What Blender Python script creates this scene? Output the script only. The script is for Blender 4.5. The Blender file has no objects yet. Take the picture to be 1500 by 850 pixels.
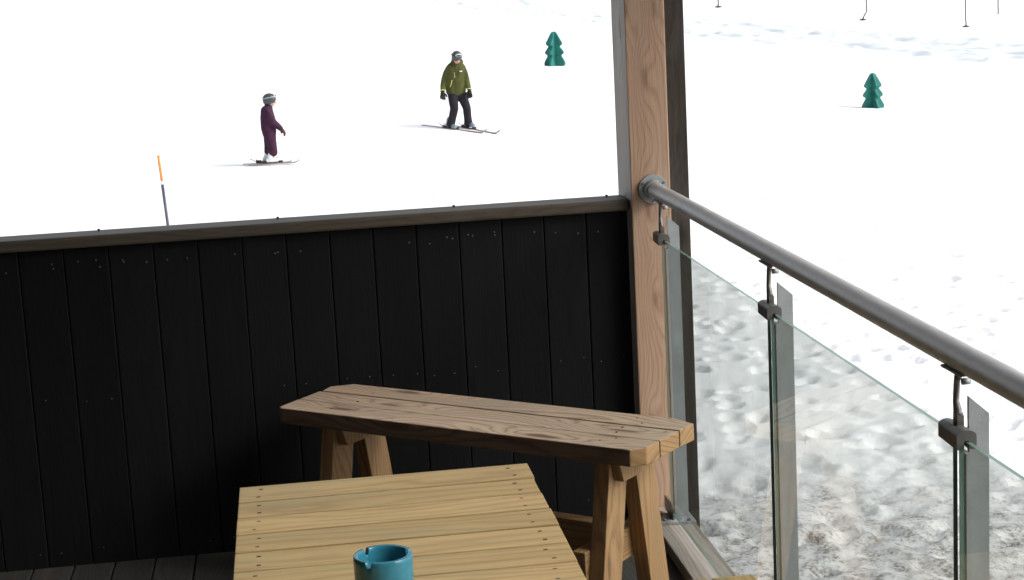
import bpy, bmesh, math, random
import numpy as np
from mathutils import Vector, Matrix
R = math.radians
random.seed(7)
rng = np.random.default_rng(11)
S = bpy.context.scene
C = S.collection

# ------------------------------------------------------------------ helpers
def tag(o, label=None, cat=None, group=None, kind=None):
    if label: o['label'] = label
    if cat: o['category'] = cat
    if group: o['group'] = group
    if kind: o['kind'] = kind
    return o

def empty(name, loc=(0, 0, 0), rz=0.0, label=None, cat=None, group=None):
    o = bpy.data.objects.new(name, None)
    C.objects.link(o)
    o.location = loc
    o.rotation_euler = (0, 0, rz)
    o.empty_display_size = .1
    return tag(o, label, cat, group)

def link(name, me, mats, parent=None, smooth=False):
    o = bpy.data.objects.new(name, me)
    C.objects.link(o)
    if not isinstance(mats, (list, tuple)): mats = [mats]
    if len(me.materials) == 0:
        for m in mats: me.materials.append(m)
    if parent: o.parent = parent
    if smooth: me.polygons.foreach_set('use_smooth', [True] * len(me.polygons))
    return o

class MB:
    """collects shapes into one mesh with metre UVs and a per-board random number"""
    def __init__(s):
        s.bm = bmesh.new()
        s.uv = s.bm.loops.layers.uv.new('UVMap')
        s.rn = s.bm.faces.layers.float.new('bid')
    def board(s, o, ax, ay, az, mat=0, bev=.003, bid=None, cut=None):
        """box from corner o spanned by ax (length), ay (width), az (thickness)"""
        o = Vector(o); ax = Vector(ax); ay = Vector(ay); az = Vector(az)
        bid = random.random() * 50 if bid is None else bid
        L, W, T = ax.length, ay.length, az.length
        b = bmesh.new()
        vs = [b.verts.new((x, y, z)) for x in (0, L) for y in (0, W) for z in (0, T)]
        for f in ((0,1,3,2),(4,6,7,5),(0,4,5,1),(2,3,7,6),(0,2,6,4),(1,5,7,3)):
            b.faces.new([vs[i] for i in f])
        if cut: cut(b, L, W, T)
        if bev: bmesh.ops.bevel(b, geom=b.edges[:], offset=bev, segments=2, profile=.6, affect='EDGES')
        M = Matrix((ax.normalized(), ay.normalized(), az.normalized())).transposed()
        s.add(b, o, M, mat, bid, True)
    def add(s, b, o=Vector((0, 0, 0)), M=None, mat=0, bid=None, wood=False):
        bid = random.random() * 50 if bid is None else bid
        b.normal_update()
        mp = {}
        for v in b.verts:
            mp[v] = s.bm.verts.new(o + (M @ v.co if M else v.co))
        for f in b.faces:
            try: nf = s.bm.faces.new([mp[v] for v in f.verts])
            except ValueError: continue
            nf.material_index = mat
            nf.smooth = f.smooth
            nf[s.rn] = bid
            n = f.normal
            for l, nl in zip(f.loops, nf.loops):
                c = l.vert.co
                if abs(n.x) > .6: uv = (c.y * .15, c.z * .6 + .011 * math.sin(c.y * 40))
                elif abs(n.z) > abs(n.y): uv = (c.x, c.y)
                else: uv = (c.x, c.z + .37)
                nl[s.uv].uv = uv
        b.free()
    def cyl(s, p0, p1, r0, r1=None, seg=20, mat=0, smooth=True, caps=True):
        r1 = r0 if r1 is None else r1
        p0 = Vector(p0); p1 = Vector(p1)
        b = bmesh.new()
        bmesh.ops.create_cone(b, cap_ends=caps, segments=seg, radius1=r0, radius2=r1, depth=(p1 - p0).length)
        for f in b.faces: f.smooth = smooth and len(f.verts) == 4
        M = (p1 - p0).to_track_quat('Z', 'Y').to_matrix()
        s.add(b, (p0 + p1) / 2, M, mat)
    def tube(s, pts, r, seg=12, mat=0):
        pts = [Vector(p) for p in pts]
        b = bmesh.new(); rings = []
        for i, p in enumerate(pts):
            d = (pts[min(i + 1, len(pts) - 1)] - pts[max(i - 1, 0)]).normalized()
            q = d.to_track_quat('Z', 'Y') if i == 0 else pd.rotation_difference(d) @ q
            pd = d
            rr = r[i] if isinstance(r, (list, tuple)) else r
            rings.append([b.verts.new(p + q @ Vector((rr * math.cos(a), rr * math.sin(a), 0))) for a in [2 * math.pi * k / seg for k in range(seg)]])
        for a, c in zip(rings, rings[1:]):
            for k in range(seg):
                f = b.faces.new((a[k], a[(k + 1) % seg], c[(k + 1) % seg], c[k])); f.smooth = True
        b.faces.new(rings[0][::-1]); b.faces.new(rings[-1])
        s.add(b, mat=mat)
    def sphere(s, c, r, mat=0, seg=16, sc=(1, 1, 1), rot=None):
        b = bmesh.new()
        bmesh.ops.create_uvsphere(b, u_segments=seg, v_segments=max(6, seg // 2), radius=r)
        for v in b.verts: v.co = Vector((v.co.x * sc[0], v.co.y * sc[1], v.co.z * sc[2]))
        for f in b.faces: f.smooth = True
        s.add(b, Vector(c), rot, mat)
    def mesh(s, name):
        me = bpy.data.meshes.new(name)
        bmesh.ops.recalc_face_normals(s.bm, faces=s.bm.faces[:])
        s.bm.to_mesh(me); s.bm.free()
        return me
    def build(s, name, mats, parent=None):
        me = s.mesh(name)
        return link(name, me, mats, parent)

# ------------------------------------------------------------------ materials
def new_mat(name):
    m = bpy.data.materials.new(name); m.use_nodes = True
    nt = m.node_tree; nt.nodes.clear()
    out = nt.nodes.new('ShaderNodeOutputMaterial')
    b = nt.nodes.new('ShaderNodeBsdfPrincipled')
    nt.links.new(b.outputs[0], out.inputs[0])
    return m, nt, b, out
def N(nt, t, **k):
    n = nt.nodes.new(t)
    for a, v in k.items():
        if a.startswith('i_'):
            n.inputs[a[2:].replace('_', ' ')].default_value = v
        else: setattr(n, a, v)
    return n
def math_n(nt, op, a, b=None, clamp=False):
    n = nt.nodes.new('ShaderNodeMath'); n.operation = op; n.use_clamp = clamp
    for i, x in enumerate((a, b)):
        if x is None: continue
        if isinstance(x, (int, float)): n.inputs[i].default_value = x
        else: nt.links.new(x, n.inputs[i])
    return n.outputs[0]
def ramp(nt, fac, stops):
    n = nt.nodes.new('ShaderNodeValToRGB'); e = n.color_ramp.elements
    e[0].position, e[0].color = stops[0][0], (*stops[0][1], 1)
    e[1].position, e[1].color = stops[-1][0], (*stops[-1][1], 1)
    for p, c in stops[1:-1]:
        x = e.new(p); x.color = (*c, 1)
    nt.links.new(fac, n.inputs[0]); return n.outputs[0]
def mix(nt, fac, a, b, mode='MIX'):
    n = nt.nodes.new('ShaderNodeMix'); n.data_type = 'RGBA'; n.blend_type = mode
    for i, x in ((0, fac), (6, a), (7, b)):
        if isinstance(x, (int, float)): n.inputs[i].default_value = x
        elif isinstance(x, tuple): n.inputs[i].default_value = (*x, 1)
        else: nt.links.new(x, n.inputs[i])
    return n.outputs[2]
def simple(name, col, rough=.5, metal=0., bump=0., bscale=60, var=.12, vscale=9, **kw):
    m, nt, b, out = new_mat(name)
    tc = N(nt, 'ShaderNodeTexCoord')
    nz = N(nt, 'ShaderNodeTexNoise', i_Scale=vscale, i_Detail=4)
    nt.links.new(tc.outputs['Object'], nz.inputs['Vector'])
    f = math_n(nt, 'MULTIPLY_ADD', nz.outputs[0], 1.0)
    lo = tuple(c * (1 - var * 2) for c in col); hi = tuple(min(1, c * (1 + var * 2)) for c in col)
    nt.links.new(ramp(nt, nz.outputs[0], [(.3, lo), (.7, hi)]), b.inputs['Base Color'])
    b.inputs['Roughness'].default_value = rough; b.inputs['Metallic'].default_value = metal
    for k, v in kw.items(): b.inputs[k.replace('_', ' ')].default_value = v
    if bump:
        n2 = N(nt, 'ShaderNodeTexNoise', i_Scale=bscale, i_Detail=5)
        nt.links.new(tc.outputs['Object'], n2.inputs['Vector'])
        bp = N(nt, 'ShaderNodeBump', i_Strength=bump, i_Distance=.01)
        nt.links.new(n2.outputs[0], bp.inputs['Height']); nt.links.new(bp.outputs[0], b.inputs['Normal'])
    return m

def wood(name, light, mid, dark, knot, rough=.62, rf=48., ringA=9., knots=1., stain=None, stain_amt=.0, fine=.35, spec=.35, board_var=.18, knot_scale=(1.6, 7.)):
    m, nt, b, out = new_mat(name)
    L = nt.links
    uv = N(nt, 'ShaderNodeUVMap', uv_map='UVMap')
    at = N(nt, 'ShaderNodeAttribute', attribute_name='bid')
    sep = N(nt, 'ShaderNodeSeparateXYZ'); L.new(uv.outputs[0], sep.inputs[0])
    u = math_n(nt, 'ADD', sep.outputs[0], math_n(nt, 'MULTIPLY', at.outputs['Fac'], 3.71))
    v = sep.outputs[1]
    def vec(su, sv, sz=1.3):
        c = N(nt, 'ShaderNodeCombineXYZ')
        L.new(math_n(nt, 'MULTIPLY', u, su), c.inputs[0]); L.new(math_n(nt, 'MULTIPLY', v, sv), c.inputs[1])
        L.new(math_n(nt, 'MULTIPLY', at.outputs['Fac'], sz), c.inputs[2])
        return c.outputs[0]
    # knots
    vo = N(nt, 'ShaderNodeTexVoronoi', i_Scale=1., i_Randomness=1.)
    vo.voronoi_dimensions = '2D'
    kv = N(nt, 'ShaderNodeCombineXYZ')
    L.new(math_n(nt, 'MULTIPLY', u, knot_scale[0]), kv.inputs[0])
    L.new(math_n(nt, 'ADD', math_n(nt, 'MULTIPLY', v, knot_scale[1]), math_n(nt, 'MULTIPLY', at.outputs['Fac'], 1.37)), kv.inputs[1])
    L.new(kv.outputs[0], vo.inputs['Vector'])
    nk = N(nt, 'ShaderNodeTexNoise', i_Scale=1., i_Detail=3)
    L.new(vec(9., 30.), nk.inputs['Vector'])
    d = math_n(nt, 'ADD', vo.outputs['Distance'], math_n(nt, 'MULTIPLY', math_n(nt, 'SUBTRACT', nk.outputs[0], .5), .16))
    d = math_n(nt, 'MAXIMUM', d, 0.)
    kb = math_n(nt, 'POWER', 2.718, math_n(nt, 'MULTIPLY', math_n(nt, 'MULTIPLY', d, d), -9.))
    # growth rings
    n1 = N(nt, 'ShaderNodeTexNoise', i_Scale=1., i_Detail=2.5, i_Roughness=.45)
    L.new(vec(.9, 5.5), n1.inputs['Vector'])
    fld = math_n(nt, 'ADD', math_n(nt, 'MULTIPLY', n1.outputs[0], ringA), math_n(nt, 'MULTIPLY', kb, 5.0 * knots))
    fld = math_n(nt, 'ADD', fld, math_n(nt, 'MULTIPLY', v, rf))
    fr = math_n(nt, 'FRACT', fld)
    n2 = N(nt, 'ShaderNodeTexNoise', i_Scale=1., i_Detail=5, i_Roughness=.6)
    L.new(vec(7., 260.), n2.inputs['Vector'])
    n3 = N(nt, 'ShaderNodeTexNoise', i_Scale=1., i_Detail=3)
    L.new(vec(1.1, 9.), n3.inputs['Vector'])
    rings = ramp(nt, fr, [(0., mid), (.35, light), (.62, mid), (.86, dark), (1., mid)])
    base = mix(nt, fine, rings, ramp(nt, n2.outputs[0], [(.25, dark), (.6, light)]))
    wn = N(nt, 'ShaderNodeTexWhiteNoise'); wn.noise_dimensions = '1D'; L.new(at.outputs['Fac'], wn.inputs['W'])
    tone = math_n(nt, 'ADD', math_n(nt, 'MULTIPLY', wn.outputs[0], board_var * 2), 1 - board_var)
    tone = math_n(nt, 'MULTIPLY', tone, math_n(nt, 'ADD', math_n(nt, 'MULTIPLY', n3.outputs[0], .5), .75))
    tc = N(nt, 'ShaderNodeCombineXYZ')
    for i in range(3): L.new(tone, tc.inputs[i])
    base = mix(nt, 1., base, tc.outputs[0], 'MULTIPLY')
    if stain:
        n4 = N(nt, 'ShaderNodeTexNoise', i_Scale=1., i_Detail=6, i_Roughness=.65)
        L.new(vec(2.5, 14., .9), n4.inputs['Vector'])
        sf = math_n(nt, 'MULTIPLY', ramp(nt, n4.outputs[0], [(.48, (0, 0, 0)), (.68, (1, 1, 1))]), stain_amt)
        base = mix(nt, sf, base, stain)
    kf = ramp(nt, d, [(.0, (1, 1, 1)), (.055, (.9, .9, .9)), (.08, (.4, .4, .4)), (.13, (0, 0, 0))])
    kf = math_n(nt, 'MULTIPLY', kf, .85 * min(knots, 1.))
    base = mix(nt, kf, base, knot)
    L.new(base, b.inputs['Base Color'])
    b.inputs['Roughness'].default_value = rough
    b.inputs['Specular IOR Level'].default_value = spec
    bp = N(nt, 'ShaderNodeBump', i_Strength=.35, i_Distance=.002)
    L.new(math_n(nt, 'ADD', n2.outputs[0], math_n(nt, 'MULTIPLY', fr, .4)), bp.inputs['Height'])
    L.new(bp.outputs[0], b.inputs['Normal'])
    return m

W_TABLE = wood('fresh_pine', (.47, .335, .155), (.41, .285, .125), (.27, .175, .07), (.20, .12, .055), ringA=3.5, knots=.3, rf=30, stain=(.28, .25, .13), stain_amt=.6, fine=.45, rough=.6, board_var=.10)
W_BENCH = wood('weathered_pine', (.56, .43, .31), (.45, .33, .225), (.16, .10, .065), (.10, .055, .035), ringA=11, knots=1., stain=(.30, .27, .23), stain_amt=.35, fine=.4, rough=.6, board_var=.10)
W_EDGE = wood('shade_browned_plank_edge', (.22, .145, .095), (.17, .11, .07), (.09, .055, .035), (.05, .03, .02), ringA=8, knots=.6, fine=.4)  # brown unbleached plank sides, deepened further to stand in for shade
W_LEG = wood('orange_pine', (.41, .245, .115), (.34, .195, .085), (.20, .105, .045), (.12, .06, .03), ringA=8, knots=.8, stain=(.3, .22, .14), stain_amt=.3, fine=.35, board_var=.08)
W_POST = wood('post_pine', (.50, .34, .235), (.455, .295, .195), (.32, .185, .115), (.13, .065, .04), rf=64, ringA=6, knots=.6, fine=.4, board_var=.02, knot_scale=(2.6, 9.), stain=(.40, .32, .25), stain_amt=.35)
W_GREY = wood('grey_weathered_pine', (.42, .385, .34), (.36, .325, .285), (.24, .205, .175), (.10, .08, .07), ringA=8, knots=.8, fine=.45, stain=(.3, .3, .29), stain_amt=.4)
W_DECK = wood('deck_board', (.06, .057, .052), (.052, .048, .044), (.032, .029, .026), (.08, .065, .055), ringA=7, knots=.5, fine=.5, rough=.75)
W_DARK = wood('black_stained_board', (.009, .0092, .010), (.008, .008, .009), (.0065, .0065, .007), (.004, .004, .004), ringA=6, knots=.4, fine=.4, rough=.6, spec=.16, board_var=.2)
W_BEAM = wood('dark_stained_beam', (.05, .042, .034), (.038, .032, .026), (.020, .016, .013), (.012, .01, .008), ringA=6, knots=1., fine=.5, rough=.5, spec=.25, stain=(.09, .09, .085), stain_amt=.35)
W_CAP = wood('brown_cap_board', (.095, .08, .06), (.075, .062, .047), (.055, .045, .034), (.03, .025, .02), ringA=6, knots=.6, fine=.5, rough=.5)
W_CABIN = wood('brown_cabin_board', (.055, .04, .028), (.045, .032, .022), (.025, .018, .012), (.012, .01, .008), ringA=6, knots=.4)
M_NAIL = simple('nail_steel', (.10, .10, .105), .4, .5)
M_NAILDK = simple('dark_nail_hole', (.045, .03, .02), .7)
M_GALV = simple('galvanised_steel', (.325, .35, .355), .5, .15, bump=.08, bscale=180, var=.05, vscale=14)
M_TUBE = None
M_CLAMP = simple('dark_clamp_rubber', (.10, .10, .095), .42, .2, bump=.05)
M_BRK = simple('worn_bracket_steel', (.20, .19, .185), .4, .6, var=.2, vscale=60)
M_BLACK = simple('black_plastic', (.012, .012, .013), .5)

def tube_mat():
    m, nt, b, out = new_mat('weathered_tube')
    tc = N(nt, 'ShaderNodeTexCoord')
    mp = N(nt, 'ShaderNodeMapping'); mp.inputs['Scale'].default_value = (9, 1.6, 9)
    nt.links.new(tc.outputs['Object'], mp.inputs[0])
    n = N(nt, 'ShaderNodeTexNoise', i_Scale=7., i_Detail=8, i_Roughness=.65)
    nt.links.new(mp.outputs[0], n.inputs[0])
    n2 = N(nt, 'ShaderNodeTexNoise', i_Scale=90., i_Detail=4); nt.links.new(tc.outputs['Object'], n2.inputs[0])
    nt.links.new(ramp(nt, n.outputs[0], [(.3, (.38, .375, .365)), (.52, (.45, .445, .435)), (.75, (.58, .575, .565))]), b.inputs['Base Color'])
    b.inputs['Metallic'].default_value = .3
    nt.links.new(math_n(nt, 'ADD', math_n(nt, 'MULTIPLY', n.outputs[0], .3), .30), b.inputs['Roughness'])
    bp = N(nt, 'ShaderNodeBump', i_Strength=.15, i_Distance=.002)
    nt.links.new(n2.outputs[0], bp.inputs['Height']); nt.links.new(bp.outputs[0], b.inputs['Normal'])
    return m
M_TUBE = tube_mat()

def glass_mat():
    m, nt, b, out = new_mat('tinted_glass')
    L = nt.links
    tr = N(nt, 'ShaderNodeBsdfTransparent'); tr.inputs[0].default_value = (.912, .932, .918, 1)
    gl = N(nt, 'ShaderNodeBsdfGlossy'); gl.inputs['Roughness'].default_value = .02
    df = N(nt, 'ShaderNodeBsdfDiffuse'); df.inputs[0].default_value = (.55, .58, .56, 1)
    tc = N(nt, 'ShaderNodeTexCoord')
    nz = N(nt, 'ShaderNodeTexNoise', i_Scale=3.5, i_Detail=6, i_Roughness=.6); L.new(tc.outputs['Object'], nz.inputs[0])
    dirt = math_n(nt, 'MULTIPLY', ramp(nt, nz.outputs[0], [(.35, (.25, .25, .25)), (.75, (1, 1, 1))]), .18)
    m1 = N(nt, 'ShaderNodeMixShader'); L.new(dirt, m1.inputs[0]); L.new(tr.outputs[0], m1.inputs[1]); L.new(df.outputs[0], m1.inputs[2])
    fr = N(nt, 'ShaderNodeFresnel', i_IOR=1.5)
    m2 = N(nt, 'ShaderNodeMixShader'); g_ = N(nt, 'ShaderNodeNewGeometry'); L.new(math_n(nt, 'MULTIPLY', fr.outputs[0], math_n(nt, 'SUBTRACT', 1., g_.outputs['Backfacing'])), m2.inputs[0]); L.new(m1.outputs[0], m2.inputs[1]); L.new(gl.outputs[0], m2.inputs[2])
    L.new(m2.outputs[0], out.inputs[0])
    return m
M_GLASS = glass_mat()
M_GEDGE = simple('green_glass_edge', (.16, .26, .22), .15, 0, var=.05)

# ------------------------------------------------------------------ terrain
def vnoise(x, y, s, seed=0):
    x = x / s; y = y / s
    xi = np.floor(x).astype(np.int64); yi = np.floor(y).astype(np.int64)
    fx = x - xi; fy = y - yi
    fx = fx**3 * (fx * (fx * 6 - 15) + 10); fy = fy**3 * (fy * (fy * 6 - 15) + 10)
    def h(a, b):
        n = (a * 374761393 + b * 668265263 + seed * 1442695041) & 0x7fffffff
        n = ((n ^ (n >> 13)) * 1274126177) & 0x7fffffff
        return ((n ^ (n >> 16)) & 0xffff) / 65535.
    return (h(xi, yi) * (1 - fx) + h(xi + 1, yi) * fx) * (1 - fy) + (h(xi, yi + 1) * (1 - fx) + h(xi + 1, yi + 1) * fx) * fy
def smooth(a, b, x):
    t = np.clip((x - a) / (b - a), 0, 1); return t * t * (3 - 2 * t)
SK = (3.71, 37.7)
def macro(x, y):
    x = np.asarray(x, float); y = np.asarray(y, float)
    z = -1.55 - .08 * 2.0 * np.log1p(np.exp(np.clip((x - 9) / 2.0, -30, 30))) * (1 - .75 * smooth(30, 120, x))
    g = np.exp(-((x - SK[0])**2 + (y - SK[1])**2) / (2 * 2.2**2))
    z = z + g * (-.06 * (x - SK[0]) + .11 * (y - SK[1]))
    z = z + 26 * smooth(240, 520, y) ** 1.3
    return z
def gz(x, y): return float(macro(x, y))

def axis(stops):
    out = [stops[0][0]]
    for (a, sa), (b, sb) in zip(stops, stops[1:]):
        n = max(1, int(round((b - a) / ((sa + sb) / 2))))
        t = np.arange(1, n + 1) / n
        r = sa / (sa + sb) * 2
        out += list(a + (b - a) * (t * r + t * t * (1 - r)))
    return np.array(out)
xs = axis([(-500, 40), (-60, 6), (-12, .8), (1.4, .2), (1.5, .03), (7., .045), (14, .10), (36, .22), (62, .4), (90, 5), (500, 40)])
ys = axis([(-60, 8), (-6, 2), (6.5, .4), (7.5, .03), (16, .042), (26, .12), (60, .35), (85, .5), (180, 1.), (260, 2.5), (400, 12), (700, 30)])
XX, YY = np.meshgrid(xs, ys)
ZZ = macro(XX, YY)
# trodden snow near the cabin: broad lumps, then foot holes
near = smooth(1.0, 3.0, XX) * (1 - smooth(17, 30, YY)) * (1 - .5 * smooth(10, 18, XX))
ZZ += near * .48 * (.11 * (vnoise(XX, YY, 1.5, 1) - .5) + .07 * (vnoise(XX + .3 * YY, YY - .2 * XX, .55, 2) - .5) + .03 * (vnoise(XX + .5 * YY, YY - .5 * XX, .36, 3) - .5) + .006 * (vnoise(XX, YY, .09, 8) - .5))
ZZ += .05 * (vnoise(XX, YY, 3.1, 4) - .5)
piste = smooth(20, 30, YY)
ZZ += piste * (.012 * (vnoise(XX * .35, YY, .4, 5) - .5) + .02 * (vnoise(XX, YY * .5, 1.2, 6) - .5))
holes = []
for k in range(3300):
    hx = rng.uniform(1.8, 13); hy = rng.uniform(7, 30)
    if rng.random() > 1.2 - (hy - 8) / 40: continue
    holes.append((hx, hy))
for k in range(26):   # trails of steps
    px, py = rng.uniform(2, 12), rng.uniform(8, 26); a = rng.uniform(-.6, .9)
    for q in range(14):
        px += .55 * math.cos(a) + rng.normal(0, .04); py += .55 * math.sin(a) + rng.normal(0, .04) + (.11 if q % 2 else -.11)
        a += rng.normal(0, .05)
        holes.append((px, py))
for hx, hy in holes:
    i0, i1 = np.searchsorted(xs, (hx - .8, hx + .8)); j0, j1 = np.searchsorted(ys, (hy - .8, hy + .8))
    if i1 <= i0 or j1 <= j0: continue
    sx = XX[j0:j1, i0:i1] - hx; sy = YY[j0:j1, i0:i1] - hy
    a = rng.uniform(0, math.pi); ca, sa = math.cos(a), math.sin(a)
    p = sx * ca + sy * sa; q = -sx * sa + sy * ca
    la, lb = rng.uniform(.07, .135), rng.uniform(.055, .10)
    r2 = (p / la)**2 + (q / lb)**2
    dep = rng.uniform(.012, .050) * (1 - .45 * smooth(14, 26, hy))
    ZZ[j0:j1, i0:i1] += -dep * .85 / (1 + r2 ** 2.8) + dep * .30 * np.exp(-(np.sqrt(r2) - 1.45)**2 / .07)
# crusty dirty strip under the eaves
crust = smooth(1.3, 2.2, XX) * (1 - smooth(10.6, 12.2, YY + 1.0 * (vnoise(XX, YY, 1.3, 21) - .5)))
ZZ += crust * .30 * (.10 * (vnoise(XX, YY, .17, 9) - .5) + .09 * (vnoise(XX, YY, .08, 10) - .5) * vnoise(XX, YY, .5, 11) * 2)
# churned strip below the ski lift
xl = np.interp(YY, [60, 70, 108, 132, 235, 300], [33, 30.5, 24, 23.4, 20, 18]) + 1.6 * (vnoise(XX, YY, 7., 31) - .5)
band = smooth(0, 2.5, XX - xl) * (1 - smooth(20, 27, XX - xl)) * smooth(50, 62, YY)
ZZ += band * (.35 * (vnoise(XX, YY * .6, 2.0, 12) - .5) + .34 * (vnoise(XX, YY * .5, .9, 13) - .5) + .16 * (vnoise(XX, YY, .45, 14) - .5))
ny, nx = XX.shape
co = np.stack([XX, YY, ZZ], -1).reshape(-1, 3)
idx = np.arange(ny * nx).reshape(ny, nx)
fc = np.stack([idx[:-1, :-1], idx[:-1, 1:], idx[1:, 1:], idx[1:, :-1]], -1).reshape(-1, 4)
me = bpy.data.meshes.new('snow')
me.vertices.add(len(co)); me.vertices.foreach_set('co', co.ravel())
me.loops.add(len(fc) * 4); me.loops.foreach_set('vertex_index', fc.ravel())
me.polygons.add(len(fc)); me.polygons.foreach_set('loop_start', np.arange(len(fc)) * 4)
me.update(); me.validate()
at_ = me.attributes.new('churned', 'FLOAT', 'POINT'); at_.data.foreach_set('value', (band * (.55 + .45 * vnoise(XX, YY * .5, 2.2, 41))).astype(np.float32).ravel())
def snow_mat():
    m, nt, b, out = new_mat('snow')
    L = nt.links
    g = N(nt, 'ShaderNodeNewGeometry')
    sep = N(nt, 'ShaderNodeSeparateXYZ'); L.new(g.outputs['Position'], sep.inputs[0])
    n1 = N(nt, 'ShaderNodeTexNoise', i_Scale=1.6, i_Detail=7, i_Roughness=.62); L.new(g.outputs['Position'], n1.inputs[0])
    n2 = N(nt, 'ShaderNodeTexNoise', i_Scale=9., i_Detail=8, i_Roughness=.72); L.new(g.outputs['Position'], n2.inputs[0])
    n3 = N(nt, 'ShaderNodeTexNoise', i_Scale=42., i_Detail=5, i_Roughness=.7); L.new(g.outputs['Position'], n3.inputs[0])
    # old grit melted out along the foot of the deck
    y = math_n(nt, 'ADD', sep.outputs[1], math_n(nt, 'MULTIPLY', n1.outputs[0], -3.2))
    mr = N(nt, 'ShaderNodeMapRange'); mr.interpolation_type = 'SMOOTHSTEP'
    L.new(y, mr.inputs[0]); mr.inputs[1].default_value = 9.7; mr.inputs[2].default_value = 7.6
    reg = mr.outputs[0]
    sp = ramp(nt, n2.outputs[0], [(.42, (0, 0, 0)), (.62, (1, 1, 1))])
    sp3 = ramp(nt, n3.outputs[0], [(.42, (.15, .15, .15)), (.60, (1, 1, 1))])
    d = math_n(nt, 'MULTIPLY', reg, math_n(nt, 'ADD', .20, math_n(nt, 'MULTIPLY', sp, math_n(nt, 'MULTIPLY', sp3, 1.1))), True)
    ca = N(nt, 'ShaderNodeAttribute', attribute_name='churned')
    clean = mix(nt, ca.outputs['Fac'], (.87, .88, .885), (.64, .695, .73))
    col = mix(nt, d, clean, (.24, .215, .19))
    # sparse twigs and needles on the clean snow
    n5 = N(nt, 'ShaderNodeTexNoise', i_Scale=6., i_Detail=9, i_Roughness=.8); L.new(g.outputs['Position'], n5.inputs[0])
    fl = ramp(nt, n5.outputs[0], [(.71, (0, 0, 0)), (.76, (1, 1, 1))])
    mr2 = N(nt, 'ShaderNodeMapRange'); L.new(sep.outputs[1], mr2.inputs[0]); mr2.inputs[1].default_value = 24; mr2.inputs[2].default_value = 14
    col = mix(nt, math_n(nt, 'MULTIPLY', math_n(nt, 'MULTIPLY', fl, mr2.outputs[0]), .6), col, (.3, .26, .22))
    L.new(col, b.inputs['Base Color'])
    b.inputs['Roughness'].default_value = .6
    b.inputs['Specular IOR Level'].default_value = .25
    bp = N(nt, 'ShaderNodeBump', i_Strength=.5, i_Distance=.02)
    L.new(math_n(nt, 'ADD', n3.outputs[0], math_n(nt, 'MULTIPLY', n2.outputs[0], math_n(nt, 'ADD', 1.2, math_n(nt, 'MULTIPLY', reg, 1.6)))), bp.inputs['Height']); L.new(bp.outputs[0], b.inputs['Normal'])
    return m
snow = link('snow', me, snow_mat(), None, True); tag(snow, kind='structure')

# ------------------------------------------------------------------ deck floor
WY = 5.36          # face of the boarded parapet
mb = MB()
x = -1.25
while x < 1.15:
    w = min(.119, 1.163 - x)
    mb.board((x, -1.2, -.028), (0, 6.7, 0), (w, 0, 0), (0, 0, .028), bev=.003)
    x += .1245
tag(mb.build('floor', W_DECK), kind='structure')
mb = MB()
for x in (-1.2, -.4, .4, 1.06): mb.board((x, -1.2, -.20), (0, 6.7, 0), (.07, 0, 0), (0, 0, .168))
for y in (-1., 2.6, 5.1):
    for x in (-1.1, 1.0): mb.board((x, y, -2.2), (0, 0, 1.998), (.12, 0, 0), (0, .12, 0))
tag(mb.build('deck_frame', W_BEAM), kind='structure')

mb = MB(); mb.board((1.166, 1.0, .0015), (0, 4.30, 0), (-.126, 0, 0), (0, 0, .040), bev=.004)
tag(mb.build('edge_board', W_GREY), 'low weathered grey board lying along the deck edge under the glass railing', 'board')

# ------------------------------------------------------------------ parapet
par = empty('parapet_wall', (-.1, 5.4, 0), label='waist-high wall of black stained vertical boards with a brown cap, behind the bench', cat='wall')
O = Vector((-.1, 5.4, 0))
mb = MB(); x = 1.036; n = 0
rr = random.Random(3)
while x > -1.34:
    w = .1310
    x0 = x - w
    mb.board((x0 - O.x, WY - O.y + rr.uniform(0, .0022), -.15), (0, 0, 1.148), (w, 0, 0), (0, .022, 0), bev=.003)
    for z in (.945, .945, .525, .055):
        for fx in (.25, .78):
            if rr.random() < .55: continue
            cx = x0 + w * (fx + rr.uniform(-.07, .07)); cz = z + rr.uniform(-.012, .012)
            b = bmesh.new(); bmesh.ops.create_uvsphere(b, u_segments=8, v_segments=6, radius=.0027 if z > .9 else .0021)
            mb.add(b, Vector((cx - O.x, WY - O.y + .0005, cz)), None, 1)
    x -= .1335; n += 1
mb.build('boarding', [W_DARK, M_NAIL], par)
mb = MB()
for z in (.10, .5, .88): mb.board((-1.2, .0145, z), (2.33, 0, 0), (0, .045, 0), (0, 0, .07))
mb.build('batten', W_BEAM, par)
mb = MB(); mb.board((-1.25, -.0135, -.15), (2.385, 0, 0), (0, .026, 0), (0, 0, 1.147), bev=0); mb.build('backing', W_DARK, par)
mb = MB(); mb.board((-1.25, 5.333 - O.y, .9985), (2.39, 0, 0), (0, .125, 0), (0, 0, .036), bev=.008)
mb.build('cap_rail', W_CAP, par)
for sx in (-.594, -.05, .498, .985):
    mb = MB(); p = Vector((sx - O.x, .03, 1.033))
    mb.cyl(p, p + Vector((0, 0, .006)), .0035, seg=10); mb.sphere(p + Vector((0, 0, .0055)), .0045, sc=(1, 1, .6), seg=10)
    mb.build('screw', M_BLACK, par)

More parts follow.
